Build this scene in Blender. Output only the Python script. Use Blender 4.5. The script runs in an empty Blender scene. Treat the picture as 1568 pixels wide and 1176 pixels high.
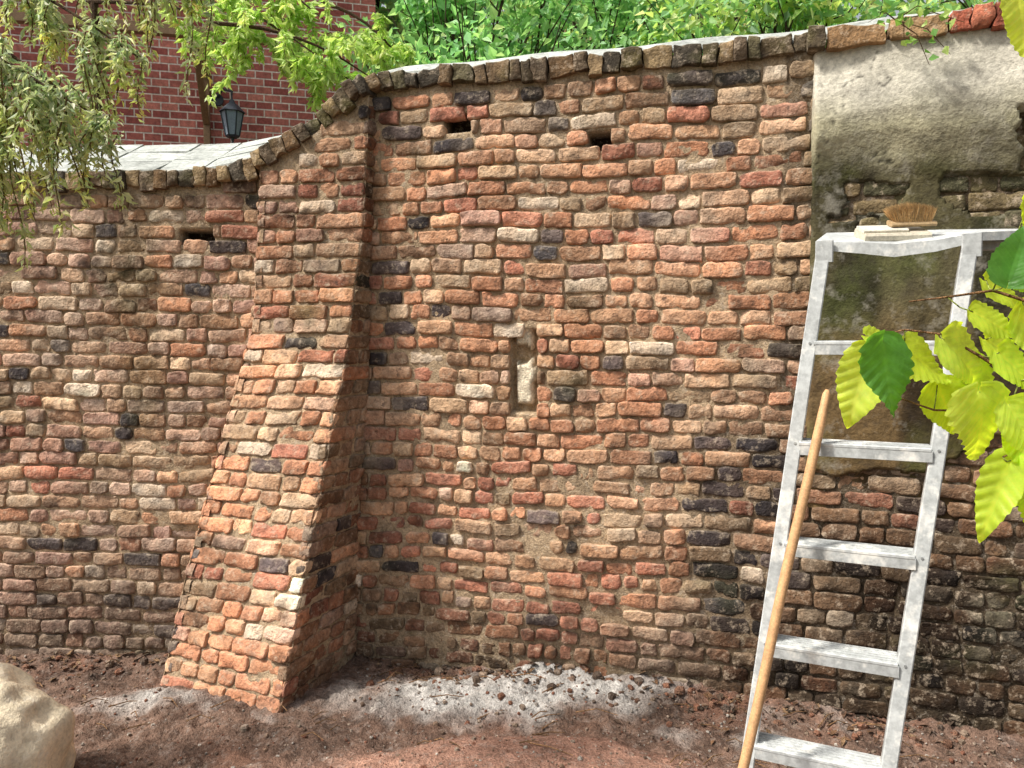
import bpy, math, numpy as np
from mathutils import Vector
rng=np.random.default_rng(7)
scene=bpy.context.scene
# ---------------------------------------------------------------- helpers
def h3(ix,iy,iz,seed):
    n=(ix*374761393+iy*668265263+iz*2147483647%1000003*97+iz*1274126177+seed*144665)&0x7fffffff
    n=((n^(n>>13))*1274126177)&0x7fffffff
    n=((n^(n>>16))*668265263)&0x7fffffff
    return (n&0xffff)/32767.5-1.0
def vn(P,f,seed=0):
    P=np.asarray(P,dtype=np.float64)*f+37.3
    I=np.floor(P).astype(np.int64); F=P-I; F=F*F*(3-2*F)
    r=0
    for a in (0,1):
        for b in (0,1):
            for c in (0,1):
                w=(F[...,0] if a else 1-F[...,0])*(F[...,1] if b else 1-F[...,1])*(F[...,2] if c else 1-F[...,2])
                r=r+w*h3(I[...,0]+a,I[...,1]+b,I[...,2]+c,seed)
    return r
def fbm(P,f,seed=0,o=3):
    r=0;a=1;t=0
    for i in range(o):
        r=r+a*vn(P,f*2**i,seed+i*17);t+=a;a*=.5
    return r/t
def lin(c):
    c=np.asarray(c,dtype=float)/255.
    return np.where(c<=.04045,c/12.92,((c+.055)/1.055)**2.4)
def mk(name,V,F,mat=None,col=None,smooth=True,parent=None,uv=None):
    V=np.asarray(V,dtype=np.float32).reshape(-1,3)
    me=bpy.data.meshes.new(name)
    if isinstance(F,np.ndarray):
        k=F.shape[1]
        me.vertices.add(len(V)); me.vertices.foreach_set('co',V.ravel())
        me.loops.add(F.size); me.loops.foreach_set('vertex_index',F.astype(np.int32).ravel())
        me.polygons.add(len(F)); me.polygons.foreach_set('loop_start',np.arange(0,F.size,k,dtype=np.int32))
        me.update(calc_edges=True)
    else:
        me.from_pydata([tuple(map(float,v)) for v in V],[],F)
    me.validate()
    me.polygons.foreach_set('use_smooth',np.full(len(me.polygons),smooth))
    if col is not None:
        col=np.asarray(col,dtype=np.float32)
        if col.shape[1]==3: col=np.hstack([col,np.ones((len(col),1),np.float32)])
        a=me.color_attributes.new('Col','FLOAT_COLOR','POINT'); a.data.foreach_set('color',np.ascontiguousarray(col).ravel())
    if uv is not None:
        a=me.attributes.new('luv','FLOAT_VECTOR','POINT'); a.data.foreach_set('vector',np.ascontiguousarray(uv,dtype=np.float32).ravel())
    if mat: me.materials.append(mat)
    ob=bpy.data.objects.new(name,me); scene.collection.objects.link(ob)
    if parent: ob.parent=parent
    return ob
def empty(name):
    o=bpy.data.objects.new(name,None); scene.collection.objects.link(o); return o
def gridF(nx,nz,off=0):
    i=np.arange(nx-1)[:,None]; j=np.arange(nz-1)[None,:]
    a=i*nz+j
    return (np.stack([a,a+nz,a+nz+1,a+1],-1).reshape(-1,4)+off)
class MB:
    def __init__(s): s.v=[];s.f=[];s.c=[]
    def add(s,V,F,c=None):
        o=len(s.v); s.v.extend([tuple(x) for x in V]); s.f.extend([tuple(i+o for i in f) for f in F])
        if c is not None: s.c.extend([tuple(c)]*len(V))
    def tube(s,pts,rad,n=8,c=None,cap=True):
        pts=[Vector(p) for p in pts]; V=[];F=[]
        up=Vector((.13,.21,.97))
        for i,p in enumerate(pts):
            d=(pts[min(i+1,len(pts)-1)]-pts[max(i-1,0)]).normalized()
            a=d.cross(up)
            if a.length<1e-3: a=d.cross(Vector((1,0,0)))
            a.normalize(); b=d.cross(a)
            r=rad[i] if hasattr(rad,'__len__') else rad
            for k in range(n):
                t=2*math.pi*k/n; V.append(p+a*math.cos(t)*r+b*math.sin(t)*r)
        for i in range(len(pts)-1):
            for k in range(n):
                F.append((i*n+k,i*n+(k+1)%n,(i+1)*n+(k+1)%n,(i+1)*n+k))
        if cap: F.append(tuple(range(n))[::-1]); F.append(tuple((len(pts)-1)*n+k for k in range(n)))
        s.add(V,F,c)
    def beam(s,p0,p1,side,w,d,c=None,bev=.003):
        p0=Vector(p0);p1=Vector(p1);ax=(p1-p0).normalized();side=Vector(side);side=(side-ax*side.dot(ax)).normalized();n=ax.cross(side)
        hw=w/2;hd=d/2;b=bev
        prof=[(-hw+b,-hd),(hw-b,-hd),(hw,-hd+b),(hw,hd-b),(hw-b,hd),(-hw+b,hd),(-hw,hd-b),(-hw,-hd+b)]
        V=[p0+side*x+n*y for x,y in prof]+[p1+side*x+n*y for x,y in prof]
        F=[(k,(k+1)%8,(k+1)%8+8,k+8) for k in range(8)]+[tuple(range(8))[::-1],tuple(range(8,16))]
        s.add(V,F,c)
    def make(s,name,mat,parent=None,smooth=False):
        return mk(name,s.v,s.f,mat,np.array(s.c) if s.c else None,smooth,parent)
# ---------------------------------------------------------------- materials
def newmat(name):
    m=bpy.data.materials.new(name); m.use_nodes=True
    nt=m.node_tree; return m,nt,nt.nodes['Principled BSDF']
def N(nt,t,**k):
    n=nt.nodes.new(t)
    for a,b in k.items(): setattr(n,a,b)
    return n
def noise(nt,coord,scale,detail=3,rough=.55):
    n=N(nt,'ShaderNodeTexNoise'); n.inputs['Scale'].default_value=scale; n.inputs['Detail'].default_value=detail; n.inputs['Roughness'].default_value=rough
    nt.links.new(coord,n.inputs['Vector']); return n.outputs['Fac']
def ramp(nt,fac,stops):
    r=N(nt,'ShaderNodeValToRGB'); e=r.color_ramp.elements
    while len(e)<len(stops): e.new(.5)
    for i,(p,c) in enumerate(stops):
        e[i].position=p; e[i].color=(c,c,c,1) if not hasattr(c,'__len__') else (*c,1)
    nt.links.new(fac,r.inputs['Fac']); return r.outputs['Color']
def mix(nt,a,b,fac,mode='MIX'):
    m=N(nt,'ShaderNodeMix',data_type='RGBA',blend_type=mode)
    for sock,v in ((m.inputs[6],a),(m.inputs[7],b),(m.inputs[0],fac)):
        if isinstance(v,bpy.types.NodeSocket): nt.links.new(v,sock)
        elif hasattr(v,'__len__'): sock.default_value=(*v,1)
        else: sock.default_value=v
    return m.outputs[2]
def bump(nt,b,h,strength,dist):
    n=N(nt,'ShaderNodeBump'); n.inputs['Strength'].default_value=strength; n.inputs['Distance'].default_value=dist
    nt.links.new(h,n.inputs['Height']); nt.links.new(n.outputs[0],b.inputs['Normal'])
def attrmat(name,rough=.9,var=.35,lime=.0,limecol=(.55,.5,.42),f1=18,f2=120,bs=.6,bd=.004,spec=.2,dark=.0):
    m,nt,b=newmat(name)
    at=N(nt,'ShaderNodeAttribute',attribute_name='Col'); g=N(nt,'ShaderNodeNewGeometry').outputs['Position']
    n1=noise(nt,g,f1,2,.7); n2=noise(nt,g,f2,2,.7)
    c=mix(nt,at.outputs['Color'],ramp(nt,n1,[(.28,1-var),(.72,1+var*.35)]) ,1,'MULTIPLY')
    c=mix(nt,c,ramp(nt,n2,[(.3,1-var*1.1),(.65,1+var*.3)]),1,'MULTIPLY')
    if lime>0 or dark>0:
        n3=noise(nt,g,f1*1.7,4,.75)
        if dark>0: c=mix(nt,c,(.045,.036,.03),ramp(nt,n3,[(.30,dark),(.45,0.)]))
        c=mix(nt,c,limecol,ramp(nt,n3,[(.53,0.),(.68,lime)]))
    nt.links.new(c,b.inputs['Base Color']); b.inputs['Roughness'].default_value=rough; b.inputs['Specular IOR Level'].default_value=spec
    bump(nt,b,n2,bs,bd)
    return m
M_brick=attrmat('weathered_brick',var=.30,lime=.5,limecol=(.58,.47,.35),f1=15,f2=62,bs=.95,bd=.008,dark=.7)
M_mortar=attrmat('lime_mortar',var=.35,lime=.4,limecol=(.58,.51,.42),f1=22,f2=110,bs=1,bd=.007,dark=.6)
M_render=attrmat('old_cement_render',var=.3,lime=.3,limecol=(.5,.47,.40),f1=5,f2=60,bs=.8,bd=.006,dark=.4)
M_soil=attrmat('soil',var=.42,lime=.3,limecol=(.44,.38,.33),f1=14,f2=90,bs=1,bd=.014)
M_stone=attrmat('sandstone',var=.22,lime=.4,limecol=(.75,.70,.60),f1=8,f2=70,bs=.7,bd=.006)
M_slab=attrmat('stone_slab',var=.35,lime=.4,limecol=(.7,.7,.66),f1=6,f2=50,bs=.6,bd=.004,dark=.25)
M_metal=attrmat('plaster_splashed_aluminium',rough=.5,var=.25,lime=.85,limecol=(.80,.78,.72),f1=7,f2=60,bs=.2,bd=.001,spec=.4)
M_wood=attrmat('honey_wood',rough=.55,var=.25,f1=30,f2=200,bs=.2,bd=.001,spec=.3)
M_bark=attrmat('bark',var=.5,f1=30,f2=120,bs=1,bd=.01)
M_iron=attrmat('black_iron',rough=.5,var=.2,f1=20,f2=100,bs=.2,bd=.002,spec=.5)
def leafmat(name,tr=.45,vein=False,gloss=.45):
    m,nt,b=newmat(name); at=N(nt,'ShaderNodeAttribute',attribute_name='Col')
    c=at.outputs['Color']
    if vein:
        uv=N(nt,'ShaderNodeAttribute',attribute_name='luv'); sx=N(nt,'ShaderNodeSeparateXYZ'); nt.links.new(uv.outputs['Vector'],sx.inputs[0])
        ab=N(nt,'ShaderNodeMath',operation='ABSOLUTE'); nt.links.new(sx.outputs[0],ab.inputs[0])
        ma=N(nt,'ShaderNodeMath',operation='MULTIPLY_ADD'); nt.links.new(ab.outputs[0],ma.inputs[0]); ma.inputs[1].default_value=-.8; nt.links.new(sx.outputs[1],ma.inputs[2])
        mu=N(nt,'ShaderNodeMath',operation='MULTIPLY'); nt.links.new(ma.outputs[0],mu.inputs[0]); mu.inputs[1].default_value=6.5
        fr=N(nt,'ShaderNodeMath',operation='FRACT'); nt.links.new(mu.outputs[0],fr.inputs[0])
        v1=ramp(nt,fr.outputs[0],[(0,1.),(.12,.0)]); v2=ramp(nt,ab.outputs[0],[(0.01,1.),(.04,0.)])
        vv=mix(nt,v1,v2,1,'LIGHTEN')
        c=mix(nt,c,mix(nt,c,(1.3,1.2,1.3),1,'MULTIPLY'),mix(nt,(0,0,0),vv,.5))
        g=N(nt,'ShaderNodeNewGeometry').outputs['Position']
        c=mix(nt,c,ramp(nt,noise(nt,g,60,3),[(.3,.75),(.7,1.1)]),1,'MULTIPLY')
        bump(nt,b,vv,.35,.001)
    nt.links.new(c,b.inputs['Base Color']); b.inputs['Roughness'].default_value=gloss; b.inputs['Specular IOR Level'].default_value=.3
    t=N(nt,'ShaderNodeBsdfTranslucent'); c2=mix(nt,c,(1.6,1.55,.4) if vein else (1.2,1.25,.75),1,'MULTIPLY'); nt.links.new(c2,t.inputs['Color'])
    ms=N(nt,'ShaderNodeMixShader'); ms.inputs[0].default_value=tr
    nt.links.new(b.outputs[0],ms.inputs[1]); nt.links.new(t.outputs[0],ms.inputs[2])
    nt.links.new(ms.outputs[0],nt.nodes['Material Output'].inputs['Surface']); return m
M_leaf=leafmat('foliage',.45); M_bigleaf=leafmat('hazel_leaf',.6,True,.4)
# ---------------------------------------------------------------- wall geometry
WX=np.array([-7,-2.6,-1.25,-.78,-.4,.2,1.2,2.0,3.2,5.0]); WY=np.array([4.15,3.93,3.87,3.80,3.70,3.55,3.30,3.01,2.55,1.8])
tt=np.linspace(-7,5,600); yy=np.interp(tt,WX,WY); k=np.ones(21)/21; yy=np.convolve(np.pad(yy,10,mode='edge'),k,'valid')
ss=np.concatenate([[0],np.cumsum(np.hypot(np.diff(tt),np.diff(yy)))])
def s_of(X): return np.interp(X,tt,ss)
def x_of(s): return np.interp(s,ss,tt)
CX=np.array([-7,-1.62,-1.45,-1.27,-1.1,-.935,-.84,-.76,-.66,-.55,-.4,5]); CZ=np.array([2.43,2.44,2.455,2.50,2.57,2.665,2.74,2.80,2.845,2.86,2.865,2.87])
ctop=lambda X: np.interp(X,CX,CZ)
def wall_raw(s,z,out):
    X=np.interp(s,ss,tt); Y=np.interp(s,ss,yy)
    e=.02; dx=np.interp(s+e,ss,tt)-np.interp(s-e,ss,tt); dy=np.interp(s+e,ss,yy)-np.interp(s-e,ss,yy); L=np.hypot(dx,dy)
    nx=dy/L; ny=-dx/L
    q=np.stack([X,z*1.0,X*0],-1); o=out+.022*vn(q,1.3,5)+.010*vn(q,3.1,6)
    zz=z+.028*vn(q,.9,9)*np.clip((2.6-z)*2,0.2,1)+.013*vn(q,3,11)
    return np.stack([X+nx*o,Y+ny*o,zz],-1)
bz=np.array([-.3,0,.48,.97,1.66,2.4,3.0])
FLt=np.array([(-1.73,3.50),(-1.66,3.56),(-1.57,3.63),(-1.45,3.70),(-1.27,3.785),(-1.23,3.80),(-1.22,3.80)])
bz2=np.array([-.3,0,.77,1.2,1.47,2.12,2.95])
FRt=np.array([(-1.05,3.18),(-1.01,3.273),(-.896,3.44),(-.83,3.54),(-.785,3.61),(-.71,3.70),(-.665,3.715)])
Bt=np.array([(-.80,3.80),(-.783,3.79),(-.745,3.79),(-.72,3.79),(-.70,3.78),(-.68,3.78),(-.63,3.77)])
def lut(z,zs,T): return np.stack([np.interp(z,zs,T[:,0]),np.interp(z,zs,T[:,1])],-1)
def loft(A,B):
    def f(s,z,out):
        a=A(z); b=B(z); L=np.linalg.norm(b-a,axis=-1); d=(b-a)/L[...,None]
        p=a+d*s[...,None]; n=np.stack([d[...,1],-d[...,0]],-1)
        q=np.stack([s,z,s*0+3],-1)
        o=out+.008*vn(q,2.5,21); zz=z+.010*vn(q,2,22)
        p=p+n*o[...,None]; return np.concatenate([p,zz[...,None]],-1)
    return f
fl=lambda z: lut(z,bz,FLt); fr=lambda z: lut(z,bz2,FRt); fb=lambda z: lut(z,bz2,Bt)
flb=lambda z: fl(z)+np.array([.12,.30])
but_front=loft(fl,fr); but_side=loft(fr,fb); but_left=loft(flb,fl)
wid=lambda A,B,z: float(np.linalg.norm(B(np.array(z))-A(np.array(z))))
# ---- brick colours
P_or=[(204,140,96),(208,150,106),(202,134,90),(200,134,94),(218,164,118),(206,154,112),(192,126,86),(214,172,130)]
P_red=[(188,112,84),(180,104,78),(196,120,90),(174,100,78)]
P_tan=[(214,184,146),(202,170,130),(238,218,188),(198,158,122)]
P_dk=[(100,86,84),(116,98,92),(86,76,76),(108,100,100),(80,70,70)]
P_br=[(162,122,88),(172,134,98),(148,114,84),(178,136,96),(156,134,100)]
P_pk=[(198,154,130),(190,144,120),(206,170,144),(182,138,120),(194,156,126),(186,160,140),(206,160,124)]
PAL=[P_or,P_red,P_tan,P_dk,P_br,P_pk]
MEAN=lin((198,144,106))
def bcol(X,z,zone):
    if zone=='but': w=[.58,.10,.18,.03,.03,.11]
    elif zone=='side': w=[.36,.10,.13,.09,.20,.12]
    elif X<-1.2: w=[.18,.04,.17,.07,.12,.42]
    elif X>1.24: w=[.10,.05,.10,.24,.50,.02]
    else:
        w=[.50,.09,.14,.065,.12,.10]
        if z<1.0 and X<.55: w=[.32,.34,.07,.05,.18,.05]
        elif z<1.0: w=[.32,.12,.10,.15,.29,.02]
        if X>.8 and z<1.25: w=[.16,.07,.05,.38,.36,0]
        if z>2.45: w=[.38,.12,.08,.12,.30,0]
    w=np.array(w)/sum(w); p=PAL[rng.choice(6,p=w)]
    c=lin(p[rng.integers(len(p))]); 
    mx=0 if p is P_dk else .26; c=(c*(1-mx)+MEAN*mx)*rng.lognormal(0,.18)*1.1
    if p is P_dk: c=c*.82
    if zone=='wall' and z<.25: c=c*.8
    return c
HOLES=[(-.012,.112,1.262,1.63),(.35,.437,2.46,2.52),(-.31,-.19,2.58,2.63),(-1.66,-1.50,2.09,2.13)]
def lay(rows_z,srange,zone,pitch,keep=None):
    R=[]
    for ri,z in enumerate(rows_z):
        s0,s1=srange(z+pitch/2); s=s0+(0 if zone in('but','side') else -rng.uniform(0,.2)); alt=ri%2
        first=True
        while s<s1-.02:
            r=rng.random()
            L=(.108 if r<.42 else (.195 if r<.76 else rng.uniform(.12,.2)))*rng.uniform(.93,1.07)
            if zone in('but','side') and first: L=.20 if alt else .105
            first=False
            rough=zone=='wall' and z<1.0 and -.75<x_of(s)<.6
            if rough: L*=rng.uniform(.65,1.0)
            e=min(s+L,s1) if zone in('but','side') else s+L
            if s1-e<.05 and zone in('but','side'): e=s1
            j=rng.uniform(.005,.013)*(1.4 if rough else 1)
            a,b=s+j/2,e-j/2
            if zone in('but','side'):
                if s==s0: a=s0
                if e==s1: b=s1
            zc=z+pitch/2+rng.normal(0,.0025 if not rough else .005); hh=(pitch-rng.uniform(.004,.014))/2*(rng.uniform(.82,1) if rough else 1)
            X=float(x_of((a+b)/2)) if zone=='wall' else -1
            ok=True
            if zone=='wall':
                if keep and not keep(X,zc): ok=False
                for hi,(hx0,hx1,hz0,hz1) in enumerate(HOLES):
                    if hz0-.005<zc<hz1+.005 or (hi and abs(zc-(hz0+hz1)/2)<pitch/2):
                        A,B=s_of(hx0),s_of(hx1)
                        if a<B and b>A:
                            if A-a>b-B and A-a>.03: b=A-.002
                            elif b-B>.03: a=B+.002
                            else: ok=False
            elif keep and not keep(X,zc): ok=False
            if ok and b-a>.02:
                R.append((a,b,zc-hh,zc+hh,rng.normal(.002,.0044)+(rng.normal(0,.006) if rough else 0),rng.normal(0,.014 if not rough else .035),*bcol(X,zc,zone)))
            s=e
    return R
def build(R,f,name,parent,mat=M_brick,seed=0,r=.0055,post=None):
    R=np.array(R); n=len(R)
    a,b,z0,z1,h,tl=[R[:,i][:,None,None] for i in range(6)]; C=R[:,6:9]
    fx=np.array([0,0,.012,.045,.12,.24,.37,.5,.63,.76,.88,.955,.988,1,1]); fz=np.array([0,0,.04,.14,.35,.65,.86,.96,1,1])
    nx,nz=len(fx),len(fz)
    S=a+(b-a)*fx[None,:,None]+0*fz[None,None,:]; Z=z0+(z1-z0)*fz[None,None,:]+0*fx[None,:,None]
    dx=np.minimum(S-a,b-S); dz=np.minimum(Z-z0,z1-Z)
    q=np.stack([S,Z,np.broadcast_to(np.arange(n)[:,None,None]*3.7,S.shape)],-1)
    rr=r*(1+.9*vn(q,13,seed+3))
    ex=np.clip(rr-dx,0,None); ez=np.clip(rr-dz,0,None); d=np.minimum(np.hypot(ex,ez)/rr,1.3)
    drop=rr*(1-np.sqrt(np.clip(1-d*d,0,1)))+np.clip(d-1,0,1)*.01
    chip=np.clip(vn(q,26,seed+5)-.05,0,1)*np.clip(1-np.minimum(dx,dz)/.020,0,1)*.024
    spall=np.clip(vn(q,7,seed+15)-.4,0,1)*.020
    out=h-drop-chip-spall+.0046*vn(q,38,seed+1)+.003*vn(q,95,seed+2)
    bd=np.zeros((nx,nz),bool); bd[0]=bd[-1]=True; bd[:,0]=bd[:,-1]=True
    out=np.where(bd[None],-.045,out)
    w=.0048; S=S+w*vn(q,34,seed+7); Z=Z+w*vn(q,34,seed+8)+tl*(S-(a+b)/2)
    cm=(np.clip(1-dx/.02,0,1)*np.clip(1-dz/.02,0,1))*(1+vn(q,12,seed+9)); S=S+np.sign((a+b)/2-S)*cm*.004; Z=Z+np.sign((z0+z1)/2-Z)*cm*.004
    P=f(S,Z,out)
    V=P.reshape(-1,3)
    F=(gridF(nx,nz)[None]+(np.arange(n)*nx*nz)[:,None,None]).reshape(-1,4)
    col=np.repeat(C,nx*nz,0)
    v=fbm(V,14,seed+30,3)[:,None]; col=col*(1+.28*v)
    hv=vn(V,20,seed+33)[:,None]; col=col*(1+hv*np.array([.05,-.03,-.12]))
    st=np.clip(fbm(V,1.6,70,4)*2.2-.15,0,1)[:,None]; col=col*(1-.42*st)
    pb=np.clip(fbm(V,2.3,91,4)*2.5-.35,0,1)[:,None]; col=col*(1-.42*pb)+lin((218,194,166))*.42*pb
    so=np.clip(fbm(V,9,94,4)*3.2-.8,0,1)[:,None]; col=col*(1-.64*so)
    em=np.clip(1-np.minimum(dx,dz)/.007,0,1).reshape(-1,1)*np.clip(.3+vn(V,16,95)[:,None],0,1); col=col*(1-.5*em)+lin((190,170,142))*.5*em
    if post is not None: col=post(V,col)
    g=col@np.array([[.3],[.6],[.1]]); col=col*.84+g*.16
    return mk(name,V,F,mat,np.clip(col,0.005,1),True,parent)
wall=empty('brick_garden_wall')
pitch=.0725
rows=np.arange(-.36,2.80,pitch)
def postwall(V,col):
    X=V[:,0:1];z=V[:,2:3]
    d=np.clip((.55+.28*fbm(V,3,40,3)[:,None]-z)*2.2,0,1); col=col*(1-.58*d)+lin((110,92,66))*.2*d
    m=np.clip((X-1.2)*8,0,1)*np.clip((z-1.9)*5,0,1); col=col*(1-.70*m)+lin((118,118,70))*.38*m
    m=np.clip((X-1.1)*5,0,1)*np.clip((1.9-z)*5,0,1); col=col*(1-.52*m)+lin((150,114,70))*.11*m
    g=np.clip((-1.3-X)*2,0,1)*np.clip((.9-z)*1.5,0,1); col=col*(1-.3*g)+lin((165,145,132))*.26*g
    u=np.clip((z-(ctop(V[:,0])[:,None]-.28))*5,0,1)*np.clip(.5+vn(V,4,44)[:,None],0,1); col=col*(1-.5*u)+lin((110,100,60))*.1*u
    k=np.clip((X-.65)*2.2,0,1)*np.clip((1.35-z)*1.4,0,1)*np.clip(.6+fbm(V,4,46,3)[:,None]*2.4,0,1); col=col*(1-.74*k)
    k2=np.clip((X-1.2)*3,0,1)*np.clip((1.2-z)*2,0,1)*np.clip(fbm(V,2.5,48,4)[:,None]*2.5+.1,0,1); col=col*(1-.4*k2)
    lp=np.clip((X-1.2)*3,0,1)*np.clip((1.3-z)*2,0,1)*np.clip(fbm(V,4.5,49,4)[:,None]*3-.8,0,1); col=col*(1-.5*lp)+lin((180,168,142))*.45*lp
    gm=np.clip(fbm(V,2.8,47,4)*2.6-.5,0,1)[:,None]; col=col*(1-.52*gm)+lin((118,120,74))*.26*gm
    q=np.concatenate([X*1.0,z*.12,z*0],1); rs=np.clip(fbm(q,7,50,3)[:,None]*3-.5,0,1)*np.clip((z-(ctop(V[:,0])[:,None]-1.1))*1.2,0,1); col=col*(1-.42*rs)
    return col
keepw=lambda X,z: z<ctop(X)-.115 and X<4.6
R=lay(rows,lambda z:(s_of(-4.6),s_of(4.4)),'wall',pitch,keepw)
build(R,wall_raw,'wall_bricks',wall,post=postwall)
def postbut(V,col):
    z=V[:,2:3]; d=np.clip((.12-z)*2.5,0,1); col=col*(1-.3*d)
    u=np.clip((z-1.4)*1.8,0,1); col=col*(1-.38*u)  # tree shade on the upper buttress, painted into the brick colour
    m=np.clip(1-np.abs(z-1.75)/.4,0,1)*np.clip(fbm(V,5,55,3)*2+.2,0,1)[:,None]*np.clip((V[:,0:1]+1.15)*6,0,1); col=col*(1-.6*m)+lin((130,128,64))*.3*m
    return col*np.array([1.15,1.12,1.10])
rb=np.arange(-.26,2.78,pitch)
Rf=[r for r in lay(rb,lambda z:(0,wid(fl,fr,z)),'but',pitch) if r[3]<ctop(-1.22+(r[0]+r[1])/2)-.10]
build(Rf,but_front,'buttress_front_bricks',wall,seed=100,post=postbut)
Rs=[r for r in lay(rb,lambda z:(0,wid(fr,fb,z)),'side',pitch) if r[3]<2.74]
build(Rs,but_side,'buttress_side_bricks',wall,seed=200,post=lambda V,c: postbut(V,c)*.58)  # side face turned from the sun: its shade is multiplied into the colour
Rl=[r for r in lay(rb,lambda z:(0,wid(flb,fl,z)),'side',pitch) if r[3]<2.36]
build(Rl,but_left,'buttress_left_bricks',wall,seed=300,post=postbut)
def mortar(f,s0,s1,z0,z1,name,res=.013,sfun=None,top=None):
    nz=int((z1-z0)/res); nx=int((s1-s0)/res) if sfun is None else 60
    Z=np.linspace(z0,z1,nz)[None,:]+np.zeros((nx,1))
    if sfun is None: S=np.linspace(s0,s1,nx)[:,None]+0*Z
    else: S=np.linspace(0,1,nx)[:,None]*np.array([sfun(z) for z in Z[0]])[None,:]
    q=np.stack([S,Z,S*0+9],-1); out=-.0105+.004*fbm(q,40,61,2)+.003*vn(q,8,63)
    col=np.broadcast_to(lin((186,162,132)),S.shape+(3,))*(1+.4*fbm(q,9,66,3)[...,None])
    if sfun is None:
        X=x_of(S)
        out=out-np.clip(vn(q,5,68)-.05,0,1)*.016
        for i,(a,b,c,d) in enumerate(HOLES):
            m=(X>a-.006)&(X<b+.006)&(Z>c-(.012 if i else 0))&(Z<d+(.012 if i else 0))
            if i==0:
                out=np.where(m,-.06+.010*fbm(q,18,67,2),out)
                pl=(X>a+.022)&(X<b-.022+.014*vn(q,18,5))&(Z>c+.03)&(vn(q,9,8)<.62)
                col=np.where(m[...,None],np.where(pl[...,None],lin((250,236,208)),lin((170,146,114))),col)
                out=np.where(m&pl,out+.035,out)
            else:
                out=np.where(m,-.11,out); col=np.where(m[...,None],lin((60,45,35)),col)
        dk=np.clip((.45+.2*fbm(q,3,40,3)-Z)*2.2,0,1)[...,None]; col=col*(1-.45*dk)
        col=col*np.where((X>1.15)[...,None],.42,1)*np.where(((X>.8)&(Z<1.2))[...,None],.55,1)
        tz=ctop(X)-.06; Z=np.minimum(Z,tz)
    elif top is not None:
        xx=f(S,Z,out)[...,0]; Z=np.minimum(Z,ctop(xx)-.06)
    P=f(S,Z,out); mk(name,P.reshape(-1,3),gridF(nx,nz),M_mortar,np.clip(col.reshape(-1,3),.01,1),True,wall)
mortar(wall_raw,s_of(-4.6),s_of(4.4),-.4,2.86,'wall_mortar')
mortar(but_front,0,0,-.3,2.86,'buttress_front_mortar',sfun=lambda z:wid(fl,fr,z),top=1)
mortar(but_side,0,0,-.3,2.80,'buttress_side_mortar',sfun=lambda z:wid(fr,fb,z),top=1)
mortar(but_left,0,0,-.3,2.5,'buttress_left_mortar',sfun=lambda z:wid(flb,fl,z),top=1)
V=[];F=[]
xs=np.linspace(-7,4.6,60)
for X in xs:
    Y=float(np.interp(X,tt,yy)); t=float(ctop(X))-.05
    V+= [(X,Y+.12,-.4),(X,Y+.12,t),(X+.05,Y+.36,t),(X+.05,Y+.36,-.4)]
for i in range(len(xs)-1):
    for k in range(3): F.append((i*4+k,i*4+k+1,i*4+k+5,i*4+k+4))
mk('wall_core',V,F,M_mortar,np.tile(lin((140,110,85)),(len(V),1)),False,wall)
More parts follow.
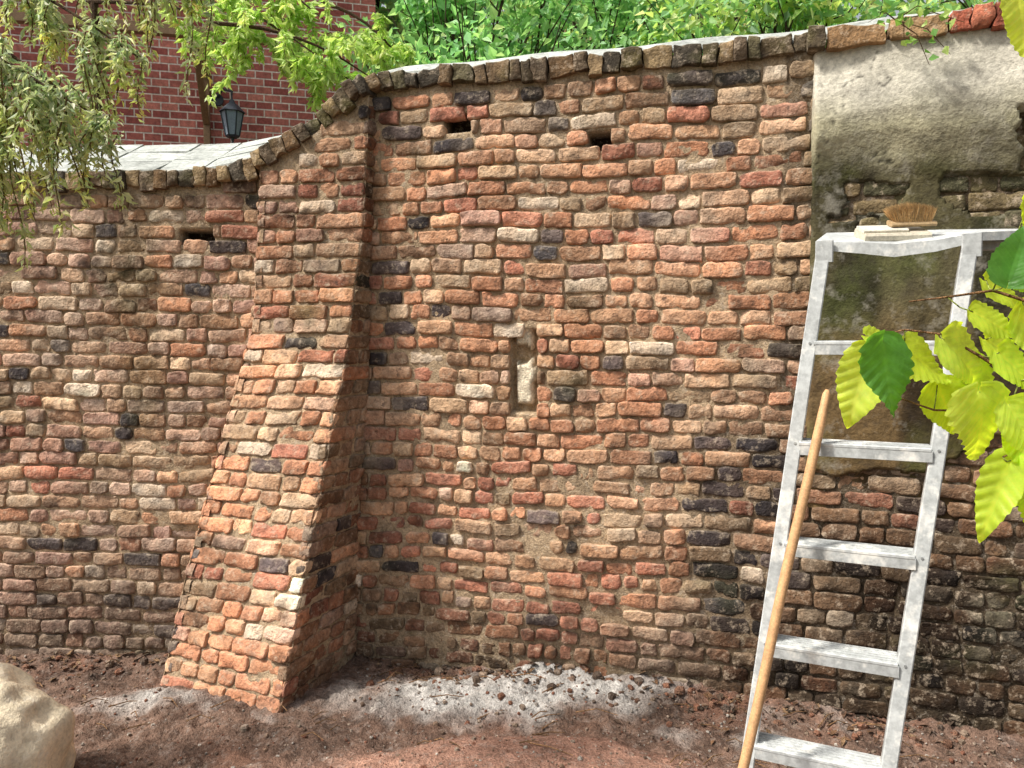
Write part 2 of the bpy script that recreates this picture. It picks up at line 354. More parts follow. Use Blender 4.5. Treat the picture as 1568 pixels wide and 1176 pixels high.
# ---- coping
def coping():
    X=-4.6; recs=[]
    while X<4.4:
        long=(X>1.27 and X<1.62)
        slope=float((ctop(X+.03)-ctop(X-.03))/.06)
        wdt=(rng.uniform(.17,.22) if long else rng.uniform(.052,.072))
        if not long and -.5<X<1.2 and rng.random()<.2: wdt=rng.uniform(.09,.13)
        recs.append((X,wdt,slope,long)); X+=wdt/math.hypot(1,slope)+.001
    allV=[];allC=[]
    for (X,w,sl,long) in recs:
        Xc=X+w/2/math.hypot(1,sl); Yc=float(np.interp(Xc,tt,yy)); top=float(ctop(Xc))+rng.normal(0,.003)
        e=.05; d=np.array([2*e,float(np.interp(Xc+e,tt,yy)-np.interp(Xc-e,tt,yy))]); d/=np.linalg.norm(d); nrm=np.array([d[1],-d[0]])
        T=np.array([d[0],d[1],sl+rng.normal(0,.03)]);T/=np.linalg.norm(T); Nn=np.array([nrm[0],nrm[1],0]); U=np.cross(T,-Nn); U=U if U[2]>0 else -U
        pier=np.clip((Xc+1.32)/.1,0,1)*np.clip((-.58-Xc)/.12,0,1); sec3=np.clip((Xc-1.2)/.06,0,1)
        prot=.028+.06*pier+.05*sec3+rng.normal(0,.007)
        hgt=(.086 if not long else .08)+rng.normal(0,.008); dep=.22+prot
        if X>1.63: base=lin([(176,100,78),(162,92,72),(186,114,88)][rng.integers(3)])
        elif long: base=lin([(158,124,88),(144,112,80),(166,134,98)][rng.integers(3)])
        else: base=lin([(108,92,74),(130,108,82),(88,80,68),(150,126,94),(124,98,70),(166,142,106),(96,84,66),(112,104,78)][rng.integers(8)])*.9
        c0=np.array([Xc,Yc,top])+Nn*prot
        n=7; lin_=np.array([-1,-.9,-.45,0,.45,.9,1])
        for ax in range(3):
            for sg in (-1,1):
                a,b=np.meshgrid(lin_,lin_,indexing='ij'); q=np.zeros((n,n,3)); q[...,ax]=sg; q[...,(ax+1)%3]=a if sg>0 else b; q[...,(ax+2)%3]=b if sg>0 else a
                allq=q.reshape(-1,3)
                hw=np.array([w/2,dep/2,hgt/2])
                loc=allq*hw; rd=.005
                inner=np.clip(loc,-(hw-rd),hw-rd); dd=loc-inner; L=np.linalg.norm(dd,axis=1,keepdims=True); loc=inner+np.where(L>0,dd/np.maximum(L,1e-9)*np.minimum(L,rd),0)
                P=c0+loc[:,0:1]*T+(loc[:,1:2]-dep/2)*Nn+(loc[:,2:3]-hgt/2)*U
                allV.append(P)
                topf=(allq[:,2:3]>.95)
                allC.append(np.where(topf,base*.5+lin((215,210,196))*.5,base)*np.ones((n*n,1)))  # sunlight on the brick tops painted in as a paler colour
    V=np.concatenate(allV);C=np.concatenate(allC)
    V=V+np.stack([vn(V,30,81),vn(V,30,82),vn(V,30,83)],-1)*.009+np.stack([vn(V,9,84),vn(V,9,85),vn(V,9,86)],-1)*.008
    C=C*(1+.7*fbm(V,20,87,3)[:,None]); ms=np.clip(fbm(V,7,88,3)*3-.4,0,1)[:,None]; C=C*(1-.4*ms)+lin((120,116,56))*.3*ms
    n=7; nf=len(V)//(n*n); F=(gridF(n,n)[None]+(np.arange(nf)*n*n)[:,None,None]).reshape(-1,4)
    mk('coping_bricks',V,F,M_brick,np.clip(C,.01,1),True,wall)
    slabs=MB(); X=-4.6
    while X<4.3:
        left=X<-1.3
        L=rng.uniform(.24,.34) if left else .07; X2=X+L-(.010 if left else 0)
        rows_=[(0,.20),(.208,.40),(.408,.58)] if left else [(0,.12)]
        for (a,b) in rows_:
            q=[]
            for Xq,o in ((X,a),(X2,a),(X2,b),(X,b)):
                Y=float(np.interp(Xq,tt,yy)); zt=float(ctop(Xq)); sl=.47 if left else .58
                jit=0 if not left else 1
                q.append(Vector((Xq,Y+.03+o+jit*rng.normal(0,.002),zt-.014+o*sl+jit*rng.normal(0,.003)+(0 if left else .006*math.sin(Xq*9)))))
            qt=[p+Vector((0,0,.022)) for p in q]
            t=rng.uniform(.75,1.08); slabs.add(q+qt,[(0,3,2,1),(4,5,6,7),(0,1,5,4),(1,2,6,5),(2,3,7,6),(3,0,4,7)],lin((192,196,190))*t)
        X+=L
    slabs.make('coping_slabs',M_slab,wall)
coping()
# ---- rendered panel on the right section
def panel():
    s0,s1=s_of(1.25),s_of(4.2); nx=int((s1-s0)/.010); z0,z1=.86,2.79; nz=int((z1-z0)/.010)
    S=np.linspace(s0,s1,nx)[:,None]+np.zeros((1,nz)); Z=np.linspace(z0,z1,nz)[None,:]+0*S
    q=np.stack([S,Z,S*0+2],-1); Zw=Z+.03*vn(q,3,109)
    prof=np.interp(Zw,[.8,1.9,2.15,2.24,2.34,2.42,2.50,2.58,2.70,2.79],[.018,.018,.010,.012,.034,.062,.072,.060,.038,.03])
    out=prof+.012*fbm(q,4,111,3)+.004*fbm(q,22,112,3)
    bot=1.06+.30*fbm(q,2.2,115,5)
    mis=(Z<bot)|((Z>2.09)&(Z<2.24+.02*vn(q,7,113))&(fbm(q,5,116,4)>-.12)&(S>s0+.08))|((Z>2.25)&(Z<2.47+.03*vn(q,7,114))&(S>s0+.74+.10*fbm(q,5,118,4))&(S<s0+1.15)&(fbm(q,5,117,3)>-.15))
    mis|=((Z>1.3)&(Z<2.1)&(fbm(q,3.2,119,5)>.40))
    out=np.where(mis,-.012,out); out[0,:]=-.03; out[1,:]=np.where(mis[1],-.012,out[2,:]-.008)
    g=lin((204,198,182)); gt=lin((172,166,138)); gd=lin((92,86,60)); gb=lin((110,90,60))
    t=np.clip((Z-2.46+.08*fbm(q,5,120,3))/.14,0,1)[...,None]; col=gt*(1-t)+g*t
    t=np.clip((2.38-Z+.08*fbm(q,6,121,3))/.12,0,1)[...,None]; col=col*(1-t)+gd*t
    t=np.clip((1.75-Z+.2*fbm(q,3,122,3))/.3,0,1)[...,None]; col=col*(1-t)+gb*t
    vs=np.stack([S,Z*.22,S*0],-1); st=np.clip(fbm(vs,9,123,3)*2.8,0,1)[...,None]; low=np.clip((2.45-Z)*4,.12,1)[...,None]; col=col*(1-.66*st*low)
    col=col*(1+.4*fbm(q,7,124,4)[...,None])
    wet=np.clip(fbm(q,2.6,128,4)*2.4-.1,0,1)[...,None]; col=col*(1-.25*wet)
    ms=np.clip(fbm(q,5,126,4)*2.5-.1,0,1)[...,None]*np.clip((2.48-Z)*4,0,1)[...,None]; col=col*(1-.5*ms)+lin((98,106,56))*.38*ms
    cr=np.abs(fbm(q,3.4,127,4)); ck=(cr<.008)&(Z>2.3); col=np.where(ck[...,None],col*.35,col); out=np.where(ck,out-.004,out)
    P=wall_raw(S,Z,out); mk('cement_render_panel',P.reshape(-1,3),gridF(nx,nz),M_render,np.clip(col.reshape(-1,3),.008,1),True,wall)
panel()
# ---------------------------------------------------------------- ground
def ground():
    def ax(a,b,dense,far):
        core=np.arange(a,b,dense); L=a-np.geomspace(dense*2,far,26)[::-1]; Rr=b+np.geomspace(dense*2,far,26); return np.concatenate([L,core,Rr])
    gx=ax(-2.9,2.3,.012,150); gy=ax(2.5,3.95,.011,150)
    X,Y=np.meshgrid(gx,gy,indexing='ij'); q=np.stack([X,Y,X*0],-1)
    near=np.exp(-np.clip(np.hypot(X,Y-3)-3,0,None)*.5)
    wy=np.interp(X,tt,yy)
    z=(.03*fbm(q,1.6,201,3)+.020*fbm(q,7,202,3)+.016*fbm(q,28,203,2)+.010*vn(q,60,204))*near-.03
    ash=np.exp(-((X-.0)/.70)**2-((Y-3.40)/.20)**2); z+=.085*ash
    ash2=np.exp(-((X-1.0)/.4)**2-((Y-3.1)/.22)**2); z+=.02*ash2
    ash3=np.exp(-((X+1.6)/.3)**2-((Y-3.35)/.12)**2); z+=.05*ash3
    foot=np.exp(-np.clip(wy-Y,0,9)/.07)*np.clip(X+1.9,0,1); z+=.04*foot*near*(1+fbm(q,6,211,2))
    c=np.array([.0,2.64]); r=np.hypot((X-c[0])*.5,(Y-c[1])); disc=1/(1+np.exp((r-.38+.03*vn(q,5,213))*34)); z=z*(1-disc*.85)+disc*(.025+.05*np.clip(1-r/.5,0,1)+.005*fbm(q,50,208,2))
    soil=lin((122,98,84)); col=soil*(1+.5*fbm(q,6,205,4)[...,None])
    rd=lin((180,138,118)); gr=lin((208,203,196))
    a=np.clip(np.maximum(ash*2.2,np.maximum(ash2*.8,ash3*1.1))+.9*fbm(q,7,206,4)-.42,0,1)[...,None]; col=col*(1-a)+gr*(1+.45*fbm(q,30,209,3)[...,None])*a
    dd=disc[...,None]*.9; col=col*(1-dd)+rd*(1+.25*fbm(q,30,207,3)[...,None])*dd
    rr=np.clip(fbm(q,3,210,3)*2,0,1)[...,None]*(1-a)*(1-dd); col=col*(1-.5*rr)+lin((144,98,76))*.5*rr
    dk=np.clip(fbm(q,8,212,3)*2.5-.3,0,1)[...,None]*(1-dd)*(1-.5*a); col=col*(1-.5*dk)
    far=np.clip(np.hypot(X,Y-3)-5,0,4)[...,None]/4; col=col*(1-far)+lin((90,100,55))*far*.6
    mk('ground',np.stack([X,Y,z],-1).reshape(-1,3),gridF(len(gx),len(gy)),M_soil,np.clip(col.reshape(-1,3),.01,1),True)
    return gx,gy,z
gx,gy,gz=ground()
def gzat(x,y):
    i=np.clip(np.searchsorted(gx,x),0,len(gx)-1); j=np.clip(np.searchsorted(gy,y),0,len(gy)-1); return float(gz[i,j])
inb=lambda x,y: -1.75<x<-.75 and y>3.22+(-1-x)*.45
def blobs(n,xr,yr,size,pal,name,wallbias=False,elong=1.0,flat=.7,mat=M_soil,smax=9):
    sp=[];nu,nv=7,5
    for i in range(nv+1):
        for j in range(nu):
            th=math.pi*i/nv; ph=2*math.pi*j/nu; sp.append((math.sin(th)*math.cos(ph),math.sin(th)*math.sin(ph),math.cos(th)))
    sp=np.array(sp); Fs=np.array([(i*nu+j,i*nu+(j+1)%nu,(i+1)*nu+(j+1)%nu,(i+1)*nu+j) for i in range(nv) for j in range(nu)])
    Vs=[];Fc=[];Cs=[]
    for k in range(n):
        x=rng.uniform(*xr)
        wy=float(np.interp(x,tt,yy)); y=wy-abs(rng.exponential(.12))-.02 if wallbias else rng.uniform(yr[0],min(yr[1],wy-.03))
        if inb(x,y): continue
        s=min(size*rng.lognormal(0,.4),smax); a=rng.uniform(0,6.28)
        P=sp*np.array([elong,rng.uniform(.6,1),flat]); P=np.sign(P)*np.abs(P)**.7
        P=P*(1+.4*vn(sp+k*7.1,1.3,3)[:,None])*s
        R=np.array([[math.cos(a),-math.sin(a),0],[math.sin(a),math.cos(a),0],[0,0,1]]); P=P@R.T
        P+=np.array([x,y,gzat(x,y)+s*.1]); Fc.append(Fs+len(Vs)*len(sp)); Vs.append(P);Cs.append(np.tile(lin(pal[rng.integers(len(pal))])*rng.uniform(.7,1.1),(len(sp),1)))
    mk(name,np.concatenate(Vs),np.concatenate(Fc),mat,np.concatenate(Cs),False)
blobs(3000,(-2.8,2.0),(2.55,3.9),.0040,[(150,124,104),(130,108,92),(176,156,138),(146,100,80),(196,186,174)],'gravel')
blobs(240,(-2.6,1.9),(2.6,3.9),.012,[(150,106,84),(140,104,84),(150,130,112),(100,84,72)],'brick_rubble',wallbias=True,smax=.024)
def litter(n):
    V=[];F=[];C=[]
    for k in range(n):
        x=rng.uniform(-2.6,1.8); wy=float(np.interp(x,tt,yy)); y=wy-rng.exponential(.14)
        if y<2.5 or inb(x,y): continue
        if np.hypot(x*.5,y-2.62)<.4 or (abs(x)<.6 and y<3.5 and rng.random()<.8): continue
        s=rng.uniform(.010,.026); a=rng.uniform(0,6.28); d=np.array([math.cos(a),math.sin(a),rng.normal(0,.35)]); w=np.array([-math.sin(a),math.cos(a),rng.normal(0,.35)])
        p=np.array([x,y,gzat(x,y)+.006]); o=len(V)
        V+=[p-d*s,p+w*s*.5+[0,0,.004],p+d*s,p-w*s*.5+[0,0,.004]]; F.append((o,o+1,o+2));F.append((o,o+2,o+3))
        c=lin([(96,72,56),(120,90,66),(84,70,58),(140,112,84),(106,86,72)][rng.integers(5)]); C+=[c]*4
    mk('leaf_litter',V,F,M_soil,np.array(C),False)
litter(620)
tw=MB()
for k in range(80):
    x=rng.uniform(-2.3,1.6); y=float(np.interp(x,tt,yy))-rng.uniform(.1,.8)
    if inb(x,y-.05) or y<2.6: continue
    a=rng.uniform(-.8,.8);L=rng.uniform(.05,.2); z=gzat(x,y)+.012
    tw.tube([(x,y,z),(x+L*.5*math.cos(a),y+L*.5*math.sin(a)+.01,z+rng.uniform(0,.02)),(x+L*math.cos(a),y+L*math.sin(a),z)],[.003,.0025,.0015],5,lin((150,116,84))*rng.uniform(.5,1.3))
tw.make('fallen_twigs',M_bark)
# ---------------------------------------------------------------- boulder
def boulder():
    nu,nv=90,60;th=np.linspace(0,math.pi,nv)[None,:];ph=np.linspace(0,2*math.pi,nu)[:,None]
    d=np.stack([np.sin(th)*np.cos(ph),np.sin(th)*np.sin(ph),np.cos(th)+0*ph],-1)
    d2=np.sign(d)*np.abs(d)**.8
    r=1+.16*vn(d,1.6,301)+.08*vn(d,4,302)+.04*fbm(d,9,303,3)
    P=d2*r[...,None]*np.array([.34,.27,.31])+np.array([-1.93,2.62,.09])
    col=lin((236,220,190))*(1+.25*fbm(P,6,304,3)[...,None]); cr=np.clip(fbm(P,5,305,4)*2-.4,0,1)[...,None]; col=col*(1-.4*cr)
    mk('sandstone_boulder',P.reshape(-1,3),gridF(nu,nv),M_stone,np.clip(col.reshape(-1,3),.02,1),True)
boulder()
# ---------------------------------------------------------------- step ladder
lad=empty('step_ladder'); al=lin((184,187,186))
L0=Vector((.863,2.15,1.86));L6=Vector((.6545,2.05,.52)); R0=Vector((1.178,2.004,1.86)); R6=Vector((.958,1.908,.52))
gl=L0+(L6-L0)*(1.88/1.34); gr=R0+(R6-R0)*(1.88/1.34)
e=(R0-L0).normalized()
m=MB(); 
nrm=Vector((-.35,-.94,0)).normalized()
for p0,p1 in((L0,gl),(R0,gr)):
    m.beam(p0,p1,e,.030,.056,al*.85)
    m.beam(p0-nrm*-.031,p1+nrm*.031,e,.037,.006,al*1.05)
m.make('front_rails',M_metal,lad)
m=MB()
for i in range(1,7):
    t=i*.27/1.34 if i<7 else 1
    a=L0+(L6-L0)*t; b=R0+(R6-R0)*t
    a=a+e*.014; b=b-e*.014
    m.beam(a+nrm*.0,b+nrm*.0,nrm,.088,.010,al*1.1,.002)
    m.beam(a+nrm*.040-Vector((0,0,.016)),b+nrm*.040-Vector((0,0,.016)),nrm,.006,.03,al,.001)
    m.beam(a-nrm*.036-Vector((0,0,.014)),b-nrm*.036-Vector((0,0,.014)),nrm,.006,.022,al,.001)
    for kk in range(5):
        o=nrm*(-.03+.015*kk)+Vector((0,0,.006)); m.beam(a+o,b+o,nrm,.004,.003,al*.9,.0005)
    m.beam(a+Vector((0,0,-.03))+nrm*.02,a+e*.05+nrm*.02,nrm,.02,.004,al*.9,.0005)
    m.beam(b+Vector((0,0,-.03))+nrm*.02,b-e*.05+nrm*.02,nrm,.02,.004,al*.9,.0005)
m.make('treads',M_metal,lad)
fr_=[(.838,2.135,1.868),(.94,2.085,1.860),(1.01,2.055,1.852),(1.10,2.02,1.858),(1.20,1.985,1.874),(1.42,2.02,1.885),(1.78,2.10,1.895)]
bk_=[(.93,2.30,1.915),(1.02,2.31,1.918),(1.09,2.31,1.92),(1.18,2.31,1.923),(1.28,2.31,1.926),(1.45,2.31,1.928),(1.80,2.32,1.93)]
V=[];F=[];n=len(fr_)
ap=[.022,.030,.034,.030,.022,.022,.022]
for i in range(n):
    f_=Vector(fr_[i]);b_=Vector(bk_[i]); V+=[f_,b_,f_-Vector((0,0,ap[i])),b_-Vector((0,0,.02)),f_+Vector((0.002,.012,.004))]
for i in range(n-1):
    a=i*5;b=a+5; F+=[(a+4,b+4,b+1,a+1),(a,b,b+4,a+4),(a+2,b+2,b,a),(a+1,b+1,b+3,a+3),(a+3,b+3,b+2,a+2)]
F+=[(0,4,1,3,2)]
mk('top_platform',V,F,M_metal,np.tile(al*1.12,(len(V),1)),False,lad)
m=MB()
m.beam((1.74,2.14,1.88),(1.96,2.0,-.02),(0,1,0),.05,.03,al*.9); m.beam((1.76,2.30,1.90),(2.06,2.46,-.02),(0,1,0),.05,.03,al*.9)
for t in(.25,.6,.9): m.beam(Vector((1.74,2.14,1.88)).lerp(Vector((1.96,2.0,-.02)),t),Vector((1.76,2.30,1.90)).lerp(Vector((2.06,2.46,-.02)),t),(1,0,0),.03,.02,al*.9)
m.beam((1.20,2.03,1.845),(1.75,2.14,1.86),(0,1,0),.02,.026,al*.85)
m.make('rear_legs',M_metal,lad)
m=MB()
for p in(L0,R0):
    m.beam(p+nrm*.036-Vector((0,0,.05)),p+nrm*.036+Vector((0,0,.008)),e,.046,.008,al*.95)
for p in (gl,gr): m.beam(p+Vector((0,0,.04)),p,e,.05,.07,lin((40,40,42)))
for i in range(1,7):
    t=i*.27/1.34
    for p in (L0+(L6-L0)*t,R0+(R6-R0)*t): m.tube([p+nrm*.03,p+nrm*.037],.0035,8,al*.7)
m.make('brackets_and_feet',M_metal,lad)
m=MB(); a=Vector((.836,2.045,1.455)); b=Vector((.43,1.77,0.0)); pts=[a+(b-a)*t for t in np.linspace(0,1,14)]
pts=[p+Vector((.002*math.sin(i*1.1),0,0)) for i,p in enumerate(pts)]
pts=[a+(a-b).normalized()*.012]+pts; m.tube(pts,[.005,.010]+[.0128]*13,14,lin((208,162,116)))
m.make('wooden_broom_handle',M_wood,None,True)
blk=MB()
ctr=Vector((1.045,2.14,1.888)); ex=Vector((.98,-.12,.01)).normalized(); ey=Vector((.1,.94,.30)).normalized()
blk.beam(ctr-ex*.085,ctr+ex*.085,ey,.10,.024,lin((205,196,176)),.006)
blk.beam(ctr-ex*.085+ex.cross(ey)*.016,ctr+ex*.03+ex.cross(ey)*.016,ey,.07,.010,lin((222,216,200)),.003)
blk.make('plastering_float',M_wood)
brush=empty('scrubbing_brush'); m=MB()
bc=ctr+Vector((.045,-.01,.030)); 
m.beam(bc-ex*.055,bc+ex*.06,ey,.05,.012,lin((176,150,112)),.005)
m.make('brush_back',M_wood,brush)
bV=[];bF=[];bC=[]
for k in range(3600):
    u,v=rng.uniform(-1,1,2); p=bc+ex*(u*.046)+ey*(v*.021)+Vector((0,0,.006))
    d=Vector((u*.35+rng.normal(0,.16)-.12,rng.normal(0,.15)+v*.25,1)).normalized(); L=.052*rng.uniform(.75,1.05)*(1-.2*abs(u)); w=Vector((1,.2,0))*.0008
    o=len(bV); bV+=[p-w,p+w,p+d*L*.6+w+Vector((rng.normal(0,.001),0,0)),p+d*L*.6-w,p+d*L]; bF+=[(o,o+1,o+2,o+3),(o+3,o+2,o+4)]; c=lin((216,176,120))*rng.uniform(.5,1.2); bC+=[c]*5
mk('bristles',bV,bF,M_wood,np.array(bC),False,brush)
# ---------------------------------------------------------------- foliage
def leaves(C,D,size,col,W=.5,up=None,fold=.15):
    n=len(C); D=D/np.linalg.norm(D,axis=1,keepdims=True); r=rng.normal(size=(n,3)); 
    if up is not None: r=r*.6+np.array([0,0,1.])
    S=np.cross(D,r); S/=np.maximum(np.linalg.norm(S,axis=1,keepdims=True),1e-6); Nn=np.cross(D,S); s=size[:,None]
    V=np.stack([C,C+D*s*.38+S*s*W*.5-Nn*s*fold,C+D*s,C+D*s*.38-S*s*W*.5-Nn*s*fold],1).reshape(-1,3)
    b=np.arange(n)[:,None]*4; F=np.concatenate([b+np.array([0,1,2]),b+np.array([0,2,3])],0)
    return V,F,np.repeat(col,4,0)
def tree(name,base,height,crown,nclump,nleaf,size,pal,spread=.32,bark=(80,66,52),minz=0,trunk=.09):
    root=empty(name); base=Vector(base); cr=np.array(crown[1]); cc=np.array(crown[0])
    m=MB(); top=Vector(cc); 
    pts=[base+(top-base)*t+Vector((.12*math.sin(t*5),.1*math.cos(t*4),0)) for t in np.linspace(0,1,9)]
    m.tube(pts,[trunk*(1-.75*t) for t in np.linspace(0,1,9)],9,lin(bark))
    Cs=[];Ds=[];Sz=[];Co=[]
    for k in range(nclump):
        d=rng.normal(size=3); d/=np.linalg.norm(d); rr=rng.uniform(.35,1.0)**.6; c=cc+d*cr*rr
        if c[2]<minz: c[2]=minz+rng.uniform(0,.3)
        st=pts[rng.integers(3,8)]; mid=(st+Vector(c))*.5+Vector(rng.normal(0,.12,3))
        m.tube([st,mid,Vector(c)],[trunk*.3,trunk*.17,trunk*.06],5,lin(bark))
        for q in range(3):
            m.tube([mid.lerp(Vector(c),.4*q/2+.3),Vector(c)+Vector(rng.normal(0,spread,3))],[trunk*.08,.004],4,lin(bark))
        n=nleaf; g=rng.normal(size=(n,3)); g/=np.linalg.norm(g,axis=1,keepdims=True); g*=(rng.random((n,1))**.4)*spread*rng.uniform(.7,1.4)*np.array([1.1,1.1,.75])
        Cs.append(c+g); dd=g/spread+rng.normal(0,.6,(n,3)); dd[:,2]-=.35; Ds.append(dd); Sz.append(size*rng.uniform(.6,1.25,n))
        p=np.array([lin(x) for x in pal]); col=p[rng.integers(len(p),size=n)]*rng.uniform(.75,1.2,(n,1))*rng.uniform(.75,1.35)
        Co.append(col)
    V,F,Cc=leaves(np.concatenate(Cs),np.concatenate(Ds),np.concatenate(Sz),np.concatenate(Co),.6,up=1)
    m.make('trunk_and_limbs',M_bark,root); mk('leaves',V,F,M_leaf,np.clip(Cc,0,.8),False,root)
G1=[(142,188,132),(164,206,146),(122,168,116),(184,220,160),(150,194,142)]
G2=[(194,222,128),(210,232,146),(176,208,120),(220,238,168)]
G3=[(130,158,108),(166,184,126),(190,166,140),(148,166,116)]
tree('maple_tree',(.0,6.6,0),5,((.0,6.6,3.6),(1.5,.9,1.1)),54,150,.10,G1,.28,minz=2.9)
tree('maple_tree',(2.2,6.0,0),5,((1.9,6.2,3.6),(1.2,.8,1.0)),38,150,.09,G1+G2,.26,minz=2.9)
tree('plum_tree',(2.8,7.6,0),5,((2.6,7.4,3.9),(1.3,.8,1.2)),38,150,.08,G3+G1,.30,minz=3.2)
tree('hazel_tree',(4.4,5.6,0),5,((3.9,5.6,3.4),(1.4,.9,1.1)),38,160,.10,G2+G1,.28,minz=2.8)
tree('lime_tree',(1.5,11,0),9,((1.5,11.5,5),(5.5,1.5,2.6)),100,150,.20,G2+G1+G3,.6,minz=3,trunk=.2)
tree('lime_tree',(-1.2,12.5,0),9,((-1,13,5.5),(4,1.5,2.6)),70,150,.20,G1+G2,.6,minz=3.2,trunk=.2)
def pendulous(name,anchors,nstr,Lr,pal,tipal,leafsz,spread,base=None,per=70,bark=(90,70,50),curl=.3,qmin=.12,W=.34):
    root=empty(name); m=MB(); Cs=[];Ds=[];Sz=[];Co=[]
    if base is not None:
        b=Vector(base[0]); t=Vector(base[1]); pts=[b.lerp(t,q) for q in np.linspace(0,1,8)]; m.tube(pts,[base[2]*(1-.5*q) for q in np.linspace(0,1,8)],10,lin(bark))
    for (A,B) in anchors:
        A=Vector(A);B=Vector(B); pts=[A.lerp(B,q)+Vector((0,0,.12*math.sin(q*math.pi))) for q in np.linspace(0,1,8)]
        m.tube(pts,[.014*(1-.8*q) for q in np.linspace(0,1,8)],6,lin(bark))
        for k in range(nstr):
            q=rng.uniform(qmin,1)**.8; p=A.lerp(B,q)+Vector((0,0,.12*math.sin(q*math.pi)))+Vector(rng.normal(0,spread,3))*.5
            L=rng.uniform(*Lr)*(1-.2*q); dx,dy=rng.normal(0,curl*.4,2); n=9
            sp=[p+Vector((dx*L*t+.015*math.sin(6*t+k),dy*L*t,.03*math.sin(t*3)-L*t)) for t in np.linspace(0,1,n)]
            m.tube(sp,[.0022]*(n-1)+[.001],4,lin((120,100,60)))
            tq=rng.random(per)*.97+.03; c=np.array([np.array(p)+np.array([dx*L*t+.015*math.sin(6*t+k),dy*L*t,.03*math.sin(t*3)-L*t]) for t in tq]); Cs.append(c+rng.normal(0,.009,(per,3)))
            d=rng.normal(size=(per,3)); d[:,2]=-1.1+rng.normal(0,.5,per); Ds.append(d); Sz.append(leafsz*rng.uniform(.6,1.3,per))
            pp=np.array([lin(x) for x in pal]); tp=np.array([lin(x) for x in tipal])
            cc=pp[rng.integers(len(pp),size=per)]; tc=tp[rng.integers(len(tp),size=per)]; w=np.clip((tq-.5)*2.2,0,1)[:,None]*rng.uniform(.2,1); Co.append((cc*(1-w)+tc*w)*rng.uniform(.7,1.2,(per,1)))
    V,F,Cc=leaves(np.concatenate(Cs),np.concatenate(Ds),np.concatenate(Sz),np.concatenate(Co),W)
    m.make('branches',M_bark,root); mk('foliage',V,F,M_leaf,np.clip(Cc,0,.85),False,root)
pendulous('weeping_conifer_tree',[((-2.5,2.4,2.85),(-1.18,2.30,2.22)),((-2.5,2.3,2.70),(-1.23,2.2,2.26)),((-2.3,2.35,2.55),(-1.46,2.25,2.18)),((-2.4,2.5,2.8),(-1.50,2.35,2.30)),((-2.5,2.6,3.1),(-.98,2.5,2.76)),((-2.4,2.6,2.95),(-1.14,2.40,2.46))],
  22,(.12,.50),[(176,192,154),(196,206,170),(214,218,188),(152,174,134),(228,230,206)],[(220,228,128),(232,228,140),(214,194,112),(208,224,150)],.030,.04,((-2.6,2.5,-.05),(-2.45,2.5,4.2),.12),per=84,qmin=.60)
pendulous('wisteria',[((-2.9,5.4,3.9),(-1.4,5.2,3.45)),((-2.6,5.2,4.1),(-.95,5.2,3.22)),((-2.2,5.3,4.2),(-1.1,5.3,3.6)),((-1.9,5.0,3.6),(-.75,5.1,3.18)),((-1.3,5.4,3.9),(-.6,5.4,3.3))],
  18,(.10,.34),G2,[(222,236,156),(208,228,146)],.07,.14,((-2.9,5.5,0),(-2.85,5.4,4.3),.05),per=58,curl=1.4,W=.4,qmin=.35)
# ---------------------------------------------------------------- brick house behind
house=empty('brick_house')
mh,nt,b=newmat('house_brickwork')
tc=N(nt,'ShaderNodeTexCoord').outputs['Object']; mp=N(nt,'ShaderNodeMapping'); mp.inputs['Rotation'].default_value=(math.radians(-90),0,0); nt.links.new(tc,mp.inputs[0])
bt=N(nt,'ShaderNodeTexBrick'); nt.links.new(mp.outputs[0],bt.inputs['Vector'])
for kx,vx in (('Scale',1.),('Mortar Size',.0075),('Brick Width',.16),('Row Height',.075),('Mortar Smooth',.3),('Bias',-.1)): bt.inputs[kx].default_value=vx
bt.inputs['Color1'].default_value=(*lin((160,84,76)),1); bt.inputs['Color2'].default_value=(*lin((208,130,114)),1); bt.inputs['Mortar'].default_value=(*lin((226,208,196)),1)
c=mix(nt,bt.outputs['Color'],ramp(nt,noise(nt,tc,4,4,.7),[(.3,.75),(.7,1.1)]),1,'MULTIPLY'); c=mix(nt,c,ramp(nt,noise(nt,tc,26,2,.7),[(.3,.65),(.7,1.2)]),1,'MULTIPLY')
nt.links.new(c,b.inputs['Base Color']); b.inputs['Roughness'].default_value=.9
inv=N(nt,'ShaderNodeMath',operation='MULTIPLY'); nt.links.new(bt.outputs['Fac'],inv.inputs[0]); inv.inputs[1].default_value=-1; bump(nt,b,inv.outputs[0],.7,.008)
def box(name,x0,x1,y0,y1,z0,z1,mat,col=None,parent=None):
    V=[(x,y,z) for x in(x0,x1) for y in(y0,y1) for z in(z0,z1)]; F=[(0,1,3,2),(4,6,7,5),(0,4,5,1),(2,3,7,6),(0,2,6,4),(1,5,7,3)]
    return mk(name,V,F,mat,np.tile(lin(col),(8,1)) if col is not None else None,False,parent)
box('walls',-7,0.15,0,5,-.1,6.2,mh,None,house)
V=[(-7.3,-.35,6.15),(.4,-.35,6.15),(.4,2.5,8.2),(-7.3,2.5,8.2),(.4,5.35,6.15),(-7.3,5.35,6.15)]
mk('roof',V,[(0,1,2,3),(3,2,4,5),(1,4,2),(0,3,5)],M_slab,np.tile(lin((90,80,78)),(6,1)),False,house)
for i,xw in enumerate((-5.6,-3.6)):
    box('window_frame_%d'%i,xw-.5,xw+.5,-.03,.02,1.0,2.4,M_wood,(220,215,205),house); box('window_glass_%d'%i,xw-.42,xw+.42,-.036,-.031,1.08,2.32,M_iron,(60,70,80),house)
m=MB(); wc=lin((150,120,90))
